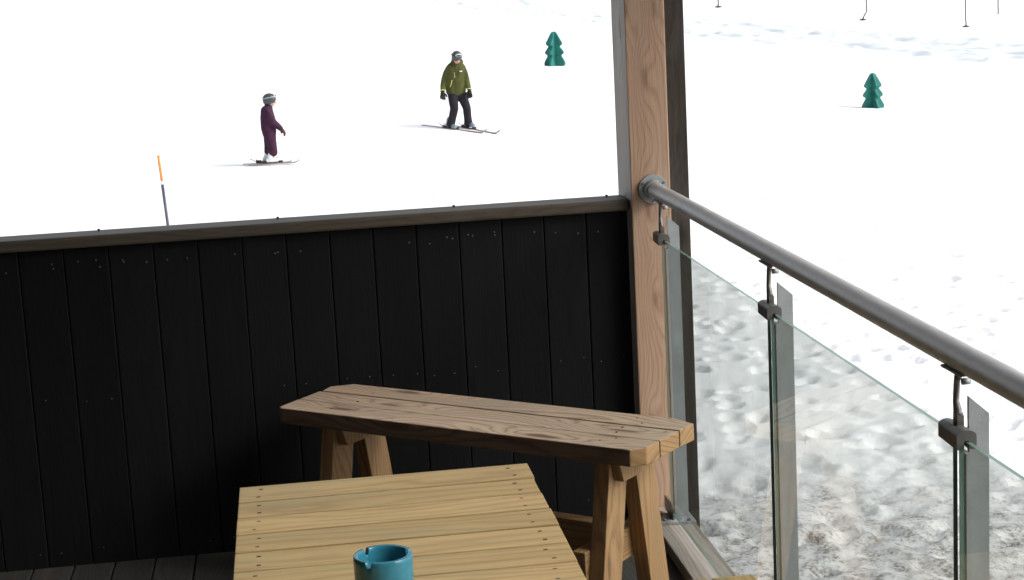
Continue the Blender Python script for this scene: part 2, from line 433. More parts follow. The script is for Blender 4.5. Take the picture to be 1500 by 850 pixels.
# ------------------------------------------------------------------ posts
tp = empty('timber_post', (1.104, 5.42, 0), label='thick square pine post with orange front face that the handrail is bolted to', cat='post')
b = bmesh.new()
def post_mats(bm_, O):
    pass
mb = MB(); mb.board((-.063, -.11, -.30), (0, 0, 3.0), (.125, 0, 0), (0, .215, 0), bev=.004, bid=13.3)
po = mb.build('shaft', [W_POST, W_GREY], tp)
for p in po.data.polygons:
    if p.normal.x < -.8: p.material_index = 1
db = empty('dark_beam', (1.25, 5.5, -1.6), label='dark brown timber upright standing just behind and right of the pine post', cat='beam')
mb = MB(); mb.board((-.07, -.10, -.5), (0, 0, 4.9), (.066, 0, 0), (0, .14, 0), bev=.003)
mb.build('shaft', W_BEAM, db)
mb = MB(); mb.board((-.068, -.03, .25), (-.012, 0, 0), (0, 0, .12), (0, .08, 0)); mb.build('packing_block', W_BEAM, db)

# ------------------------------------------------------------------ railing
RX = 1.11
rail = empty('glass_railing', (RX, 3.4, 0), label='glass balustrade with round galvanised handrail running from the post to the right', cat='railing')
def rl(x, y, z): return Vector((x - RX, y - 3.4, z))
mb = MB(); mb.tube([rl(RX, y, 1.065) for y in (5.29, 5.28, 4, 2.6, 1.3, .9)], .0245, 40)
mb.build('handrail', M_TUBE, rail)
mb = MB()
mb.cyl(rl(RX, 5.3098, 1.065), rl(RX, 5.303, 1.065), .046, .045, 40); mb.cyl(rl(RX, 5.303, 1.065), rl(RX, 5.27, 1.065), .030, .028, 32)
for k in range(3):
    a = k * 2.09 + .5; c = rl(RX + .038 * math.cos(a), 5.302, 1.065 + .038 * math.sin(a))
    mb.cyl(c, c - Vector((0, .003, 0)), .0035, seg=10, mat=1)
mb.build('wall_flange', [M_GALV, M_BRK], rail)
YB = [5.158, 3.96, 2.79, 1.60]
protos = {}
for i, yb in enumerate(YB):
    dy = yb
    if i == 0:
        # T-profile post with sloped top
        b = bmesh.new()
        def prism(pts, y0, y1):
            a = [b.verts.new((x, y0, z)) for x, z in pts]; c = [b.verts.new((x, y1, z)) for x, z in pts]
            b.faces.new(a[::-1]); b.faces.new(c)
            for k in range(len(pts)): b.faces.new((a[k], a[(k + 1) % len(pts)], c[(k + 1) % len(pts)], c[k]))
        prism([(.008, .046), (.044, .046), (.044, .966), (.008, .998)], -.004, .004)
        prism([(-.002, .046), (.0075, .046), (.0075, .90), (-.002, .90)], -.017, .017)
        bmesh.ops.bevel(b, geom=b.edges[:], offset=.001, segments=1)
        mb = MB(); mb.add(b); me_b = mb.mesh('baluster')
        mb = MB()
        b = bmesh.new()
        pl = [(-.055, -.045), (.03, -.06), (.055, -.06), (.055, .05), (-.055, .05)]
        a = [b.verts.new((x, y, .0425)) for x, y in pl]; c = [b.verts.new((x, y, .050)) for x, y in pl]
        b.faces.new(a[::-1]); b.faces.new(c)
        for k in range(5): b.faces.new((a[k], a[(k + 1) % 5], c[(k + 1) % 5], c[k]))
        bmesh.ops.bevel(b, geom=b.edges[:], offset=.0012, segments=1)
        mb.add(b)
        for px, py in ((-.038, -.025), (.035, -.045), (-.038, .035)):
            mb.cyl((px, py, .050), (px, py, .055), .0065, seg=6, mat=1); 
        me_p = mb.mesh('foot_plate')
        mb = MB(); mb.board((-.0125, -.03, .0505), (0, .12, 0), (0, 0, .045), (.007, 0, 0), bev=.001); me_g = mb.mesh('foot_web')
        # clamp: rounded channel over the glass edge
        b = bmesh.new()
        pr = []
        for k in range(9):
            a_ = math.pi * k / 8; pr.append((-.004 + .0175 * math.cos(a_), .006 + .010 * math.sin(a_)))
        pr += [(-.0215, -.020), (-.0085, -.020), (-.0085, -.004), (.0005, -.004), (.0005, -.020), (.0135, -.020)]
        a = [b.verts.new((x, -.046, z * .92)) for x, z in pr]; c = [b.verts.new((x * .88, .046, z * .85)) for x, z in pr]
        b.faces.new(a[::-1]); b.faces.new(c)
        for k in range(len(pr)): b.faces.new((a[k], a[(k + 1) % len(pr)], c[(k + 1) % len(pr)], c[k]))
        bmesh.ops.bevel(b, geom=b.edges[:], offset=.0012, segments=2)
        for f in b.faces: f.smooth = False
        mb = MB(); mb.add(b); me_c = mb.mesh('clamp')
        # bracket from clamp to handrail
        mb = MB()
        mb.tube([(-.002, 0, .012), (-.002, 0, .045), (-.002, .006, .058), (-.001, .004, .095), (0, 0, .104)], [.0072, .0072, .0055, .0055, .007], 12)
        b = bmesh.new(); bmesh.ops.create_cube(b, size=1)
        for v in b.verts: v.co = Vector((v.co.x * .012, v.co.y * .02, v.co.z * .034 + .022))
        bmesh.ops.bevel(b, geom=b.edges[:], offset=.004, segments=2); mb.add(b)
        mb.cyl((.004, -.006, .094), (.018, -.006, .094), .006, seg=12, mat=1)
        b = bmesh.new(); bmesh.ops.create_cube(b, size=1)
        for v in b.verts:
            v.co = Vector((v.co.x * .030, v.co.y * .085, v.co.z * .004 + .1095))
            v.co.z += abs(v.co.x) * .25
        mb.add(b)
        me_k = mb.mesh('bracket')
        protos = [('baluster', me_b, [M_GALV]), ('foot_plate', me_p, [M_GALV, M_BRK]), ('foot_web', me_g, [M_BRK]), ('clamp', me_c, [M_CLAMP]), ('bracket', me_k, [M_BRK, M_GALV])]
    bal = None
    for nm, me_, mts in protos:
        off = rl(RX, dy, 0)
        if nm in ('clamp', 'bracket'): off = rl(RX - .009, dy, .932)
        if nm == 'clamp': off = off + Vector((0, 0, .004))
        if nm in ('foot_plate', 'foot_web'):
            o = link(nm, me_, mts, bal)
        else:
            o = link(nm, me_, mts, rail); o.location = off
        if nm == 'baluster': bal = o
ends = [(5.143, 3.975), (3.945, 2.805), (2.775, 1.615)]
for k, (y1, y0) in enumerate(ends):
    b = bmesh.new(); bmesh.ops.create_cube(b, size=1)
    for v in b.verts: v.co = rl(RX - .0095 + v.co.x * .008, (y0 + y1) / 2 + v.co.y * (y1 - y0), .50 + v.co.z * .86)
    b.normal_update()
    mb = MB(); mb.add(b); o = mb.build('glass_pane', [M_GLASS, M_GEDGE], rail)
    for p in o.data.polygons: p.material_index = 0 if abs(p.normal.x) > .5 else 1

# ------------------------------------------------------------------ weathered bench
U = Vector((.761, -.649, 0)).normalized(); V = Vector((-U.y, U.x, 0)); ZV = Vector((0, 0, 1))
BO = Vector((-.042, 5.002, 0))
bang = math.atan2(U.y, U.x)
bench = empty('bench', BO + U * .53 + V * .165, bang, 'weathered three-plank bench with clipped corners and A-frame legs, in front of the black wall', 'bench')
def bl(u, v, z): return Vector((u - .53, v - .165, z))
T = .53; th = .047
def polyboard(mb, pts, z0, z1, bid, bev=.004):
    b = bmesh.new()
    a = [b.verts.new(bl(x, y, z0)) for x, y in pts]; c = [b.verts.new(bl(x, y, z1)) for x, y in pts]
    b.faces.new(a[::-1]); b.faces.new(c)
    n = len(pts)
    for k in range(n): b.faces.new((a[k], a[(k + 1) % n], c[(k + 1) % n], c[k]))
    bmesh.ops.bevel(b, geom=b.edges[:], offset=bev, segments=2, profile=.6, affect='EDGES')
    mb.add(b, bid=bid)
mb = MB()
u0, u1 = -.066, 1.148
polyboard(mb, [(u0 + .018, 0), (u1 - .030, 0), (u1, .035), (u1, .106), (u0 - .004, .106), (u0 + .002, .012)], T - th, T, 1.1)
polyboard(mb, [(u0 - .005, .110), (u1, .110), (u1, .216), (u0 - .012, .216)], T - th, T - .001, 2.7)
polyboard(mb, [(u0 - .004, .220), (u1, .220), (u1 + .003, .296), (u1 - .075, .327), (u0 + .035, .327), (u0 - .016, .272)], T - th, T, 3.9)
for (a, c) in ((1.0, .05), (1.03, .085), (1.0, .14), (.99, .19), (1.02, .245), (.98, .29), (.1, .05), (.12, .15), (.1, .25)):
    p = bl(a, c, T - .0035); mb.cyl(p, p + Vector((0, 0, .0042)), .0034, seg=10, mat=1)
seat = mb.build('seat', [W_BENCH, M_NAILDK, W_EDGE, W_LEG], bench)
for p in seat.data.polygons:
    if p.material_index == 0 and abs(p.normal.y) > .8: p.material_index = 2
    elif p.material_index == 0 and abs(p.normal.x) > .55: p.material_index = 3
def slanted(name, ptsA, u_a, u_b, mat, parent, bid):
    """prism: polygon in the (v,z) plane extruded along u"""
    b = bmesh.new()
    a = [b.verts.new(bl(u_a, v, z)) for v, z in ptsA]; c = [b.verts.new(bl(u_b, v, z)) for v, z in ptsA]
    b.faces.new(a); b.faces.new(c[::-1]); n = len(ptsA)
    for k in range(n): b.faces.new((a[(k + 1) % n], a[k], c[k], c[(k + 1) % n]))
    bmesh.ops.recalc_face_normals(b, faces=b.faces[:])
    bmesh.ops.bevel(b, geom=b.edges[:], offset=.003, segments=2, profile=.6, affect='EDGES')
    mb = MB(); s = mb
    bid = bid
    # grain runs up the leg: remap the coordinates so that length is the first axis
    M = Matrix(((0, 0, 1), (0, 1, 0), (-1, 0, 0)))
    b.normal_update()
    for v in b.verts: v.co = M @ v.co
    b.normal_update()
    mb.add(b, Vector((0, 0, 0)), M.transposed(), 0, bid)
    return mb.build(name, mat, parent)
zt = T - th - .001
for k, ub in enumerate((.075, 1.0)):
    us = ub
    # front leg, rear leg (splayed), cleat and low rail
    slanted('leg', [(.062, zt), (.160, zt), (.074, 0), (-.026, 0)], us - .0225, us + .0225, W_LEG, bench, 5.5 + k)
    slanted('leg', [(.185, zt), (.283, zt), (.372, 0), (.272, 0)], us - .0225, us + .0225, W_LEG, bench, 8.2 + k)
    slanted('cleat', [(.055, zt - .001), (.292, zt - .001), (.283, zt - .050), (.166, zt - .068), (.080, zt - .068)], us + .0228, us + .052, W_LEG, bench, 11.2 + k)
    mb = MB(); mb.board(bl(us - .0235, -.01, .15), V_ := (0, .37, 0), (0, 0, .085), (-.04, 0, 0), bev=.003); mb.build('low_rail', W_LEG, bench)
mb = MB(); mb.board(bl(.052, .150, .168), (.924, 0, 0), (0, .045, 0), (0, 0, .095), bev=.003); mb.build('stretcher', W_LEG, bench)

# ------------------------------------------------------------------ fresh pine table
tb = empty('table', (.147, 2.9, 0), label='fresh yellow pine plank table on which the blue ashtray stands', cat='table')
mb = MB()
ye = 3.508; k = 0
tl, tr_ = -.150 - .147, .444 - .147
while ye > 2.32:
    w = .0982 + (.008 if k == 0 else 0)
    jx = random.uniform(-.0006, .0006)
    mb.board((tl + jx, ye - w - 2.9, .715 + random.uniform(-.0006, .0006)), (tr_ - tl + random.uniform(-.002, .002), 0, 0), (0, w, 0), (0, 0, .025), bev=.0015, bid=20 + k * 1.37)
    for sx in (tl + .038, tr_ - .042, ):
        for fy in (.24, .74):
            p = Vector((sx + random.uniform(-.006, .006), ye - w + w * fy - 2.9, .7395))
            b = bmesh.new(); bmesh.ops.create_cone(b, cap_ends=True, segments=10, radius1=.0024, radius2=.0024, depth=.002)
            for v in b.verts: v.co.x *= random.uniform(1.6, 2.0)
            mb.add(b, p, None, 1)
    ye -= w + .0072; k += 1
mb.build('tabletop', [W_TABLE, M_NAILDK], tb)
mb = MB()
for x in (tl + .03, tr_ - .075):
    mb.board((x, -.55, .63), (0, 1.12, 0), (.045, 0, 0), (0, 0, .084))
mb.build('apron', W_TABLE, tb)
for x in (tl + .076, tr_ - .166 + .045):
    for y in (-.5, .42): mb = MB(); mb.board((x, y, 0), (0, 0, .714), (.045, 0, 0), (0, .09, 0)); mb.build('leg', W_TABLE, tb)

# second, fresh seat beside the table (only its far corner shows)
sb = empty('bench', (.79, 2.9, 0), label='fresh yellow pine bench whose far corner just shows at the bottom edge beside the railing', cat='bench')
mb = MB()
for (a, c) in ((.635, .725), (.7285, .8255), (.8305, .925)):
    mb.board((a - .79, -.6, .422), (0, 1.2125 + random.uniform(-.001, .002), 0), (c - a, 0, 0), (0, 0, .028), bev=.006)
mb.build('seat', W_TABLE, sb)
for y in (-.5, .42):
    for x in (-.10, .06): mb = MB(); mb.board((x, y, 0), (0, 0, .378), (.045, 0, 0), (0, .07, 0)); mb.build('leg', W_TABLE, sb)
    mb = MB(); mb.board((-.13, y, .379), (.26, 0, 0), (0, .045, 0), (0, 0, .042)); mb.build('cleat', W_TABLE, sb)

# ------------------------------------------------------------------ ashtray
def ashtray():
    b = bmesh.new()
    seg = 192; H = .078
    notches = [R(12), R(128), R(238)]
    prof = [(0, .006, 0), (.042, .003, 0), (.0462, .006, 0), (.0485, .02, 0), (.0490, .05, 0), (.0492, H - .008, 1), (.0488, H - .0015, 1), (.0478, H, 1), (.0415, H, 1), (.0405, H - .0015, 1), (.0400, H - .008, 1), (.0395, .045, 0), (.037, .022, 0), (.025, .018, 0), (.009, .019, 0), (.006, .024, 0), (0, .025, 0)]
    rings = []
    for r, z, top in prof:
        if r == 0: rings.append([b.verts.new((0, 0, z))]); continue
        ring = []
        for k in range(seg):
            a = 2 * math.pi * k / seg; zz = z
            if top:
                for nn in notches:
                    d = (a - nn + math.pi) % (2 * math.pi) - math.pi
                    w = .105
                    if abs(d) < w:
                        lim = H - .011 * math.sqrt(max(0, 1 - (d / w)**2)) - .0005
                        zz = min(zz, lim - (H - z) * .25)
            ring.append(b.verts.new((r * math.cos(a), r * math.sin(a), zz)))
        rings.append(ring)
    for A, B in zip(rings, rings[1:]):
        for k in range(seg):
            if len(A) == 1: f = b.faces.new((A[0], B[(k + 1) % seg], B[k]))
            elif len(B) == 1: f = b.faces.new((A[k], A[(k + 1) % seg], B[0]))
            else: f = b.faces.new((A[k], A[(k + 1) % seg], B[(k + 1) % seg], B[k]))
            f.smooth = True
    mb = MB(); mb.add(b)
    m, nt, bs, out = new_mat('blue_glaze')
    tc = N(nt, 'ShaderNodeTexCoord'); nz = N(nt, 'ShaderNodeTexNoise', i_Scale=60, i_Detail=4); nt.links.new(tc.outputs['Object'], nz.inputs[0])
    nt.links.new(ramp(nt, nz.outputs[0], [(.3, (.026, .165, .235)), (.7, (.036, .20, .275))]), bs.inputs['Base Color'])
    bs.inputs['Roughness'].default_value = .14
    o = mb.build('ashtray', m)
    return o
ash = ashtray(); ash.location = (.1045, 2.772, .7405)
tag(ash, 'round blue-turquoise ashtray with three notches in its rim, on the pine table', 'ashtray')

# ------------------------------------------------------------------ unseen cabin behind the camera, its roof added to shade the deck
cab = empty('cabin', (-2, -3, 0), label='unseen dark boarded cabin, shaped with its roof to keep light off the deck', cat='cabin')
mb = MB()
def cbox(a, b_, mat=0): 
    a = Vector(a); b_ = Vector(b_); mb.board(a, (b_.x - a.x, 0, 0), (0, b_.y - a.y, 0), (0, 0, b_.z - a.z), mat, bev=0)
cbox((-7.0, -9, -2.4), (4.2, -1.21, 4.6)); cbox((-7.0, -1.2, -2.4), (-1.36, 5.30, 2.58))  # unseen walls, placed and widened to keep light off the deck
wl = mb.build('wall', W_CABIN, cab); wl.location = (2, 3, 0)
mb = MB(); cbox((-7.4, 3.75, 2.74), (2.6, 5.7, 2.86)); cbox((-7.4, -1.19, 2.74), (1.2, 3.749, 2.86)); cbox((1.05, -1.19, 2.60), (1.18, 3.749, 2.739)); cbox((-1.35, 5.36, 2.60), (1.20, 5.50, 2.739))  # unseen roof, carried out past the railing to shade bench end and wall
rf = mb.build('deck_shade_roof', W_CABIN, cab); rf.location = (2, 3, 0)
b = bmesh.new()
pts = [(-9.6, 4.4), (-5.1, 6.9), (-.6, 4.4), (-.6, 4.6), (-5.1, 7.15), (-9.6, 4.6)]
a = [b.verts.new((-7.6, y, z)) for y, z in pts]; c = [b.verts.new((4.6, y, z)) for y, z in pts]
for k in range(6): b.faces.new((a[k], a[(k + 1) % 6], c[(k + 1) % 6], c[k]))
b.faces.new((a[0], a[1], a[4], a[5])); b.faces.new((a[1], a[2], a[3], a[4])); b.faces.new((c[1], c[0], c[5], c[4])); b.faces.new((c[2], c[1], c[4], c[3]))
for q in (-6.9, 4.1):
    g = [b.verts.new((q, y, z)) for y, z in ((-8.9, 4.6), (-1.3, 4.6), (-5.1, 6.85))]; b.faces.new(g)
mb = MB(); mb.add(b); rf2 = mb.build('main_roof', W_CABIN, cab); rf2.location = (2, 3, 0)

# ------------------------------------------------------------------ foam trees
M_FOAM = simple('green_foam_vinyl', (.020, .155, .13), .6, bump=.1, bscale=30, var=.15, vscale=4, Specular_IOR_Level=.25)
def foam_tree(H, loc, rz, label):
    t = empty('padded_tree', loc, rz, label, 'play tree', 'green padded tree figures on the piste')
    half = [(.10, .0), (.24, .0), (.335, .045), (.325, .13), (.235, .27), (.19, .335), (.25, .345), (.30, .385), (.28, .44), (.185, .555), (.165, .60), (.22, .61), (.265, .65), (.235, .71), (.10, .93), (.07, .985), (0, 1.01)]
    pts = [(x, z) for x, z in half] + [(-x, z) for x, z in half[-2::-1]]
    for it in range(2):      # round every corner of the outline
        n = len(pts)
        pts = [w_ for k in range(n) for w_ in ((.75 * pts[k][0] + .25 * pts[(k + 1) % n][0], .75 * pts[k][1] + .25 * pts[(k + 1) % n][1]), (.25 * pts[k][0] + .75 * pts[(k + 1) % n][0], .25 * pts[k][1] + .75 * pts[(k + 1) % n][1]))]
    for k in range(2):
        b = bmesh.new()
        a = [b.verts.new((x * H, -.035 * H, z * H - .03)) for x, z in pts]; c = [b.verts.new((x * H, .035 * H, z * H - .03)) for x, z in pts]
        f1 = b.faces.new(a[::-1]); f2 = b.faces.new(c); n = len(pts)
        for q in range(n): b.faces.new((a[q], a[(q + 1) % n], c[(q + 1) % n], c[q]))
        rim = [e for e in b.edges if e in f1.edges[:] or e in f2.edges[:]]
        bmesh.ops.bevel(b, geom=rim, offset=.010 * H, segments=2, profile=.5, affect='EDGES', clamp_overlap=True)
        if k: bmesh.ops.rotate(b, verts=b.verts[:], cent=(0, 0, 0), matrix=Matrix.Rotation(R(90), 3, 'Z'))
        mb = MB(); mb.add(b)
        if k == 0:
            mb.sphere((-.085 * H, -.034 * H, .56 * H), .018 * H, mat=1, sc=(1.4, .5, .8))
        mb.build('panel', [M_FOAM, M_BLACK], t)
    return t
foam_tree(1.26, (9.8, 63.4, gz(9.8, 63.4)), R(-35), 'green padded tree figure with a blunt top, between the green-jacketed skier and the post')
foam_tree(.885, (14.2, 41.4, gz(14.2, 41.4)), R(9), 'green padded tree figure with a small dark hole, alone to the right of the post')

# ------------------------------------------------------------------ marker pole
M_ORANGE = simple('orange_paint', (.72, .25, .06), .5)
M_POLE = simple('grey_blue_pole', (.05, .055, .09), .5)
M_WHITE = simple('white_band', (.75, .75, .75), .4)
def pole():
    base = Vector((-1.385, 20., gz(-1.385, 20)))
    # top and the point where the parapet hides it fix the lean
    t = empty('marker_pole', base, 0, 'thin leaning piste marker pole, orange on top and blue-grey below, sticking up behind the wall', 'marker pole')
    top = Vector((-1.458, 20., -.08)) - base
    L = top.length; d = top.normalized()
    mb = MB(); mb.cyl(d * -.15, d * (L - .33), .0165); mb.build('stem', M_POLE, t)
    mb = MB(); mb.cyl(d * (L - .33), d * (L - .29), .014); mb.build('band', M_WHITE, t)
    mb = MB(); mb.cyl(d * (L - .29), d * L, .015); mb.build('tip', M_ORANGE, t)
    return t
pole()

# ------------------------------------------------------------------ drag lift
M_ROD = simple('lift_rod_steel', (.10, .07, .06), .5, .3)
M_DISC = simple('lift_disc_plastic', (.05, .04, .045), .6)
def hanger(x, y, z, disc, kink, label):
    t = empty('lift_hanger', (x, y, z), 0, label, 'lift hanger', 'hangers of the drag lift')
    mb = MB(); mb.tube([(0, 0, .05), (.01 + kink * .3, 0, .20), (kink, 0, .36), (kink * .9, 0, .9), (kink * .5, 0, 2.4), (0, 0, 5.2 - z)], .025, 8); mb.build('rod', M_ROD, t)
    if disc:
        mb = MB(); mb.sphere((0, 0, .03), .15, sc=(1, 1, .25), seg=16); mb.cyl((0, 0, .03), (0, 0, .10), .05, .03, 12); mb.build('seat_disc', M_DISC, t)
    return t
hanger(17.591, 70, -.10, True, .0, 'drag lift hanger with disc seat nearest the dark upright, its disc highest in view')
hanger(23.632, 70, -.94, True, .17, 'drag lift hanger with a kinked rod, just left of above the right padded tree')
hanger(28.028, 70, -1.45, True, -.02, 'drag lift hanger hanging lowest, its disc seat almost touching the churned snow')
hanger(29.412, 70, -1.05, False, .0, 'thin drag lift rod without a disc, furthest to the right')
mb = MB(); mb.tube([(-20, 70, 6.2), (5, 70, 5.4), (17.6, 70, 5.2), (30, 70, 5.2), (60, 70, 5.9)], .012, 8)
tag(mb.build('lift_cable', M_ROD), 'thin steel cable the drag lift hangers run on', 'cable')

# ------------------------------------------------------------------ people
def remesh(mb, name, mats, parent, vox, smooth_it=4, matfn=None):
    me_ = mb.mesh(name + '_raw')
    o = bpy.data.objects.new(name, me_); C.objects.link(o)
    md = o.modifiers.new('r', 'REMESH'); md.mode = 'VOXEL'; md.voxel_size = vox; md.use_smooth_shade = True
    sm = o.modifiers.new('s', 'SMOOTH'); sm.iterations = smooth_it; sm.factor = .5
    dg = bpy.context.evaluated_depsgraph_get(); dg.update()
    nm = bpy.data.meshes.new_from_object(o.evaluated_get(dg))
    bpy.data.objects.remove(o); bpy.data.meshes.remove(me_)
    nm.name = name; nm.materials.clear()
    o = link(name, nm, mats, parent, True)
    if matfn:
        for p in nm.polygons: p.material_index = matfn(p.center)
    else:
        for p in nm.polygons: p.material_index = 0
    return o
def limb(mb, pts):
    """tapered chain of (x,y,z,r)"""
    for a, b_ in zip(pts, pts[1:]): mb.cyl(a[:3], b_[:3], a[3], b_[3], 18)
    for a in pts: mb.sphere(a[:3], a[3], seg=18)
def skin_mat():
    return simple('skin', (.55, .29, .22), .5, var=.08, Subsurface_Weight=.1)
M_SKIN = skin_mat()
M_JACKET = simple('olive_jacket_cloth', (.066, .070, .020), .75, bump=.25, bscale=25, var=.18, vscale=6, Specular_IOR_Level=.15)
M_TROUS = simple('black_trousers_cloth', (.019, .017, .022), .8, bump=.25, bscale=22, Specular_IOR_Level=.15)
M_SUIT = simple('plum_snowsuit_cloth', (.042, .014, .033), .75, bump=.3, bscale=26, var=.2, Specular_IOR_Level=.15)
M_GLOVE = simple('black_glove', (.018, .018, .02), .6, Specular_IOR_Level=.15)
M_MITT = simple('plum_mitten', (.07, .018, .028), .7, Specular_IOR_Level=.15)
M_HELM = simple('grey_helmet', (.038, .050, .054), .35)
M_GOG = simple('pale_goggle_strap', (.55, .58, .6), .35)
M_STRAP = simple('grey_strap', (.28, .30, .32), .4)
M_LENS = simple('goggle_lens', (.02, .02, .025), .08)
M_BOOTG = simple('grey_blue_boot', (.16, .21, .25), .35)
M_BOOTW = simple('white_boot', (.68, .70, .74), .35)
M_LIME = simple('lime_trim', (.42, .46, .12), .5)
M_EYE = simple('dark_eye', (.01, .01, .01), .2)
M_LIP = simple('lip', (.35, .12, .1), .5)
M_SKI = simple('pale_ski', (.35, .33, .34), .3, var=.2, vscale=12)
M_SKIR = simple('red_grey_ski', (.20, .15, .155), .3, var=.2)
M_BIND = simple('dark_binding', (.02, .012, .012), .4)
M_HAIR = simple('brown_hair', (.10, .055, .03), .7)

def head_shapes(mb, c, s, fwd, ears=True):
    """head as overlapping volumes around c, s = head height"""
    c = Vector(c); f = Vector(fwd).normalized(); side = f.cross(Vector((0, 0, 1))).normalized(); up = side.cross(f)
    M = Matrix((side, f, up)).transposed()
    def P(a, b_, z): return c + M @ Vector((a, b_, z)) * s
    mb.sphere(P(0, -.03, .08), s * .5, sc=(.74, .90, .84), rot=M)
    mb.sphere(P(0, .10, -.22), s * .5, sc=(.56, .62, .55), rot=M)
    mb.sphere(P(0, .20, -.38), s * .5, sc=(.26, .26, .22), rot=M)
    mb.sphere(P(0, .40, .03), s * .5, sc=(.50, .15, .12), rot=M)
    mb.cyl(P(0, .40, .02), P(0, .50, -.15), s * .04, s * .075, 10); mb.sphere(P(0, .49, -.16), s * .075, rot=M)
    if ears:
        for q in (-1, 1): mb.sphere(P(q * .385, -.04, -.06), s * .5, sc=(.07, .16, .24), rot=M)
    return P, M
def face_parts(P, M, s, parent):
    for q in (-1, 1):
        mb = MB(); mb.sphere(P(q * .15, .385, -.02), s * .05, rot=M); mb.build('eye', M_EYE, parent)
    mb = MB(); mb.sphere(P(0, .40, -.29), s * .5, sc=(.20, .06, .045), rot=M); mb.build('mouth', M_LIP, parent)
def helmet(P, M, s, parent, strapc):
    h = MB()
    h.sphere(P(0, -.04, .17), s * .5, sc=(.92, 1.08, .90), rot=M, seg=24)
    h.sphere(P(0, -.20, .02), s * .5, sc=(.86, .76, .80), rot=M)
    for q in (-1, 1): h.sphere(P(q * .40, -.03, -.12), s * .5, sc=(.17, .38, .44), rot=M)
    h.sphere(P(0, .38, .30), s * .5, sc=(.62, .22, .10), rot=M)
    ho = remesh(h, 'helmet', M_HELM, parent, s * .045, 3)
    return ho
def goggles(P, M, s, parent, strap=None):
    g = empty('goggles', (0, 0, 0)); g.parent = parent
    mb = MB(); b_pts = []
    for k in range(33):
        a = 2 * math.pi * k / 32
        b_pts.append(P(.48 * math.cos(a), -.04 + .56 * math.sin(a), .30 + .12 * math.sin(a)))
    mb.tube(b_pts, s * .045, 8); mb.build('strap', strap or M_GOG, g)
    mb = MB(); mb.sphere(P(0, .43, .44), s * .5, sc=(.62, .20, .30), rot=M); mb.build('frame', M_GOG, g)
    mb = MB(); mb.sphere(P(0, .485, .445), s * .5, sc=(.50, .14, .19), rot=M); mb.build('lens', M_LENS, g)
def hand(mb, wrist, d, palm_n, s, thumb_side):
    """palm, four fingers of unequal length in two bends, thumb from the side"""
    w = Vector(wrist); d = Vector(d).normalized(); n = Vector(palm_n); n = (n - d * n.dot(d)).normalized(); t = d.cross(n) * thumb_side
    limb(mb, [(*(w), .026 * s), (*(w + d * .05 * s), .033 * s)])
    for q in (-.024, -.008, .008, .024): limb(mb, [(*(w + d * .03 * s + t * q * s), .016 * s), (*(w + d * .085 * s + t * q * 1.15 * s), .014 * s)])
    for q, L in zip((-.030, -.010, .011, .031), (.058, .074, .080, .070)):
        a = w + d * .088 * s + t * q * 1.2 * s
        b_ = a + (d * .86 + n * .35 + t * q * 2) * L * .5 * s; c_ = b_ + (d * .6 + n * .75) * L * .5 * s
        limb(mb, [(*a, .0125 * s), (*b_, .0115 * s), (*c_, .0095 * s)])
    a = w + d * .035 * s + t * .030 * s; b_ = a + (d * .7 + t * .75 + n * .2) * .045 * s; c_ = b_ + (d * .9 + t * .2 + n * .4) * .035 * s
    limb(mb, [(*a, .016 * s), (*b_, .0135 * s), (*c_, .011 * s)])
def ski_boot(foot, heading, s, mat, parent, shin_top):
    f = Vector((math.cos(heading), math.sin(heading), 0)); foot = Vector(foot)
    mb = MB()
    limb(mb, [(*(foot + f * -.10 * s + Vector((0, 0, .045 * s))), .046 * s), (*(foot + f * .14 * s + Vector((0, 0, .038 * s))), .042 * s), (*(foot + f * .03 * s + Vector((0, 0, .07 * s))), .052 * s)])
    limb(mb, [(*(foot + f * -.07 * s + Vector((0, 0, .06 * s))), .055 * s), (*(foot + f * -.035 * s + Vector((0, 0, .17 * s))), .060 * s), (*shin_top, .066 * s)])
    o = remesh(mb, 'boot', mat, parent, .011 * s, 3)
    mb = MB(); sd = Vector((-f.y, f.x, 0))
    for z, q in ((.095, .05), (.15, .02), (.20, -.0)):
        c = foot + f * q * s + Vector((0, 0, z * s)); mb.tube([c - sd * .062 * s, c + f * .05 * s, c + sd * .062 * s], .007 * s, 6)
    mb.build('buckles', M_BIND, o)
def ski(p, heading, pitch, L, mat, label, foot_off, group, tipf=.53):
    """ski centred under the boot; local x = forward"""
    t = empty('ski', p, 0, label, 'ski', group)
    t.rotation_euler = (0, -pitch, heading)
    b = bmesh.new(); n = 30; rows = []
    for k in range(n + 1):
        f = k / n; x = (f - 1 + tipf) * L
        w = .034 + .016 * abs(2 * f - .95)**2
        z = .0
        if f > .90: z = .085 * ((f - .90) / .10)**1.8 * L / 1.6; w *= (1 - .65 * ((f - .9) / .1)**2)
        if f < .03: w *= .75
        rows.append([b.verts.new((x, s_ * w, z + h)) for s_, h in ((-1, 0), (1, 0), (1, .019), (-1, .019))])
    for A, B in zip(rows, rows[1:]):
        for q in range(4): b.faces.new((A[q], A[(q + 1) % 4], B[(q + 1) % 4], B[q]))
    b.faces.new(rows[0][::-1]); b.faces.new(rows[-1])
    mb = MB(); mb.add(b); mb.build('blade', mat, t)
    mb = MB()
    for x0, x1, h in ((-.20, -.10, .055), (-.09, .10, .012), (.11, .19, .05)):
        bb = bmesh.new(); bmesh.ops.create_cube(bb, size=1)
        for v in bb.verts: v.co = Vector(((x0 + x1) / 2 + v.co.x * (x1 - x0), v.co.y * .062, .0145 + h / 2 + v.co.z * h))
        bmesh.ops.bevel(bb, geom=bb.edges[:], offset=.005, segments=2); mb.add(bb)
    mb.build('binding', M_BIND, t)
    mb = MB(); mb.tube([(-.20, -.02, .05), (-.27, -.02, .085), (-.31, 0, .10)], .006, 6); mb.build('heel_lever', M_BIND, t)
    return t

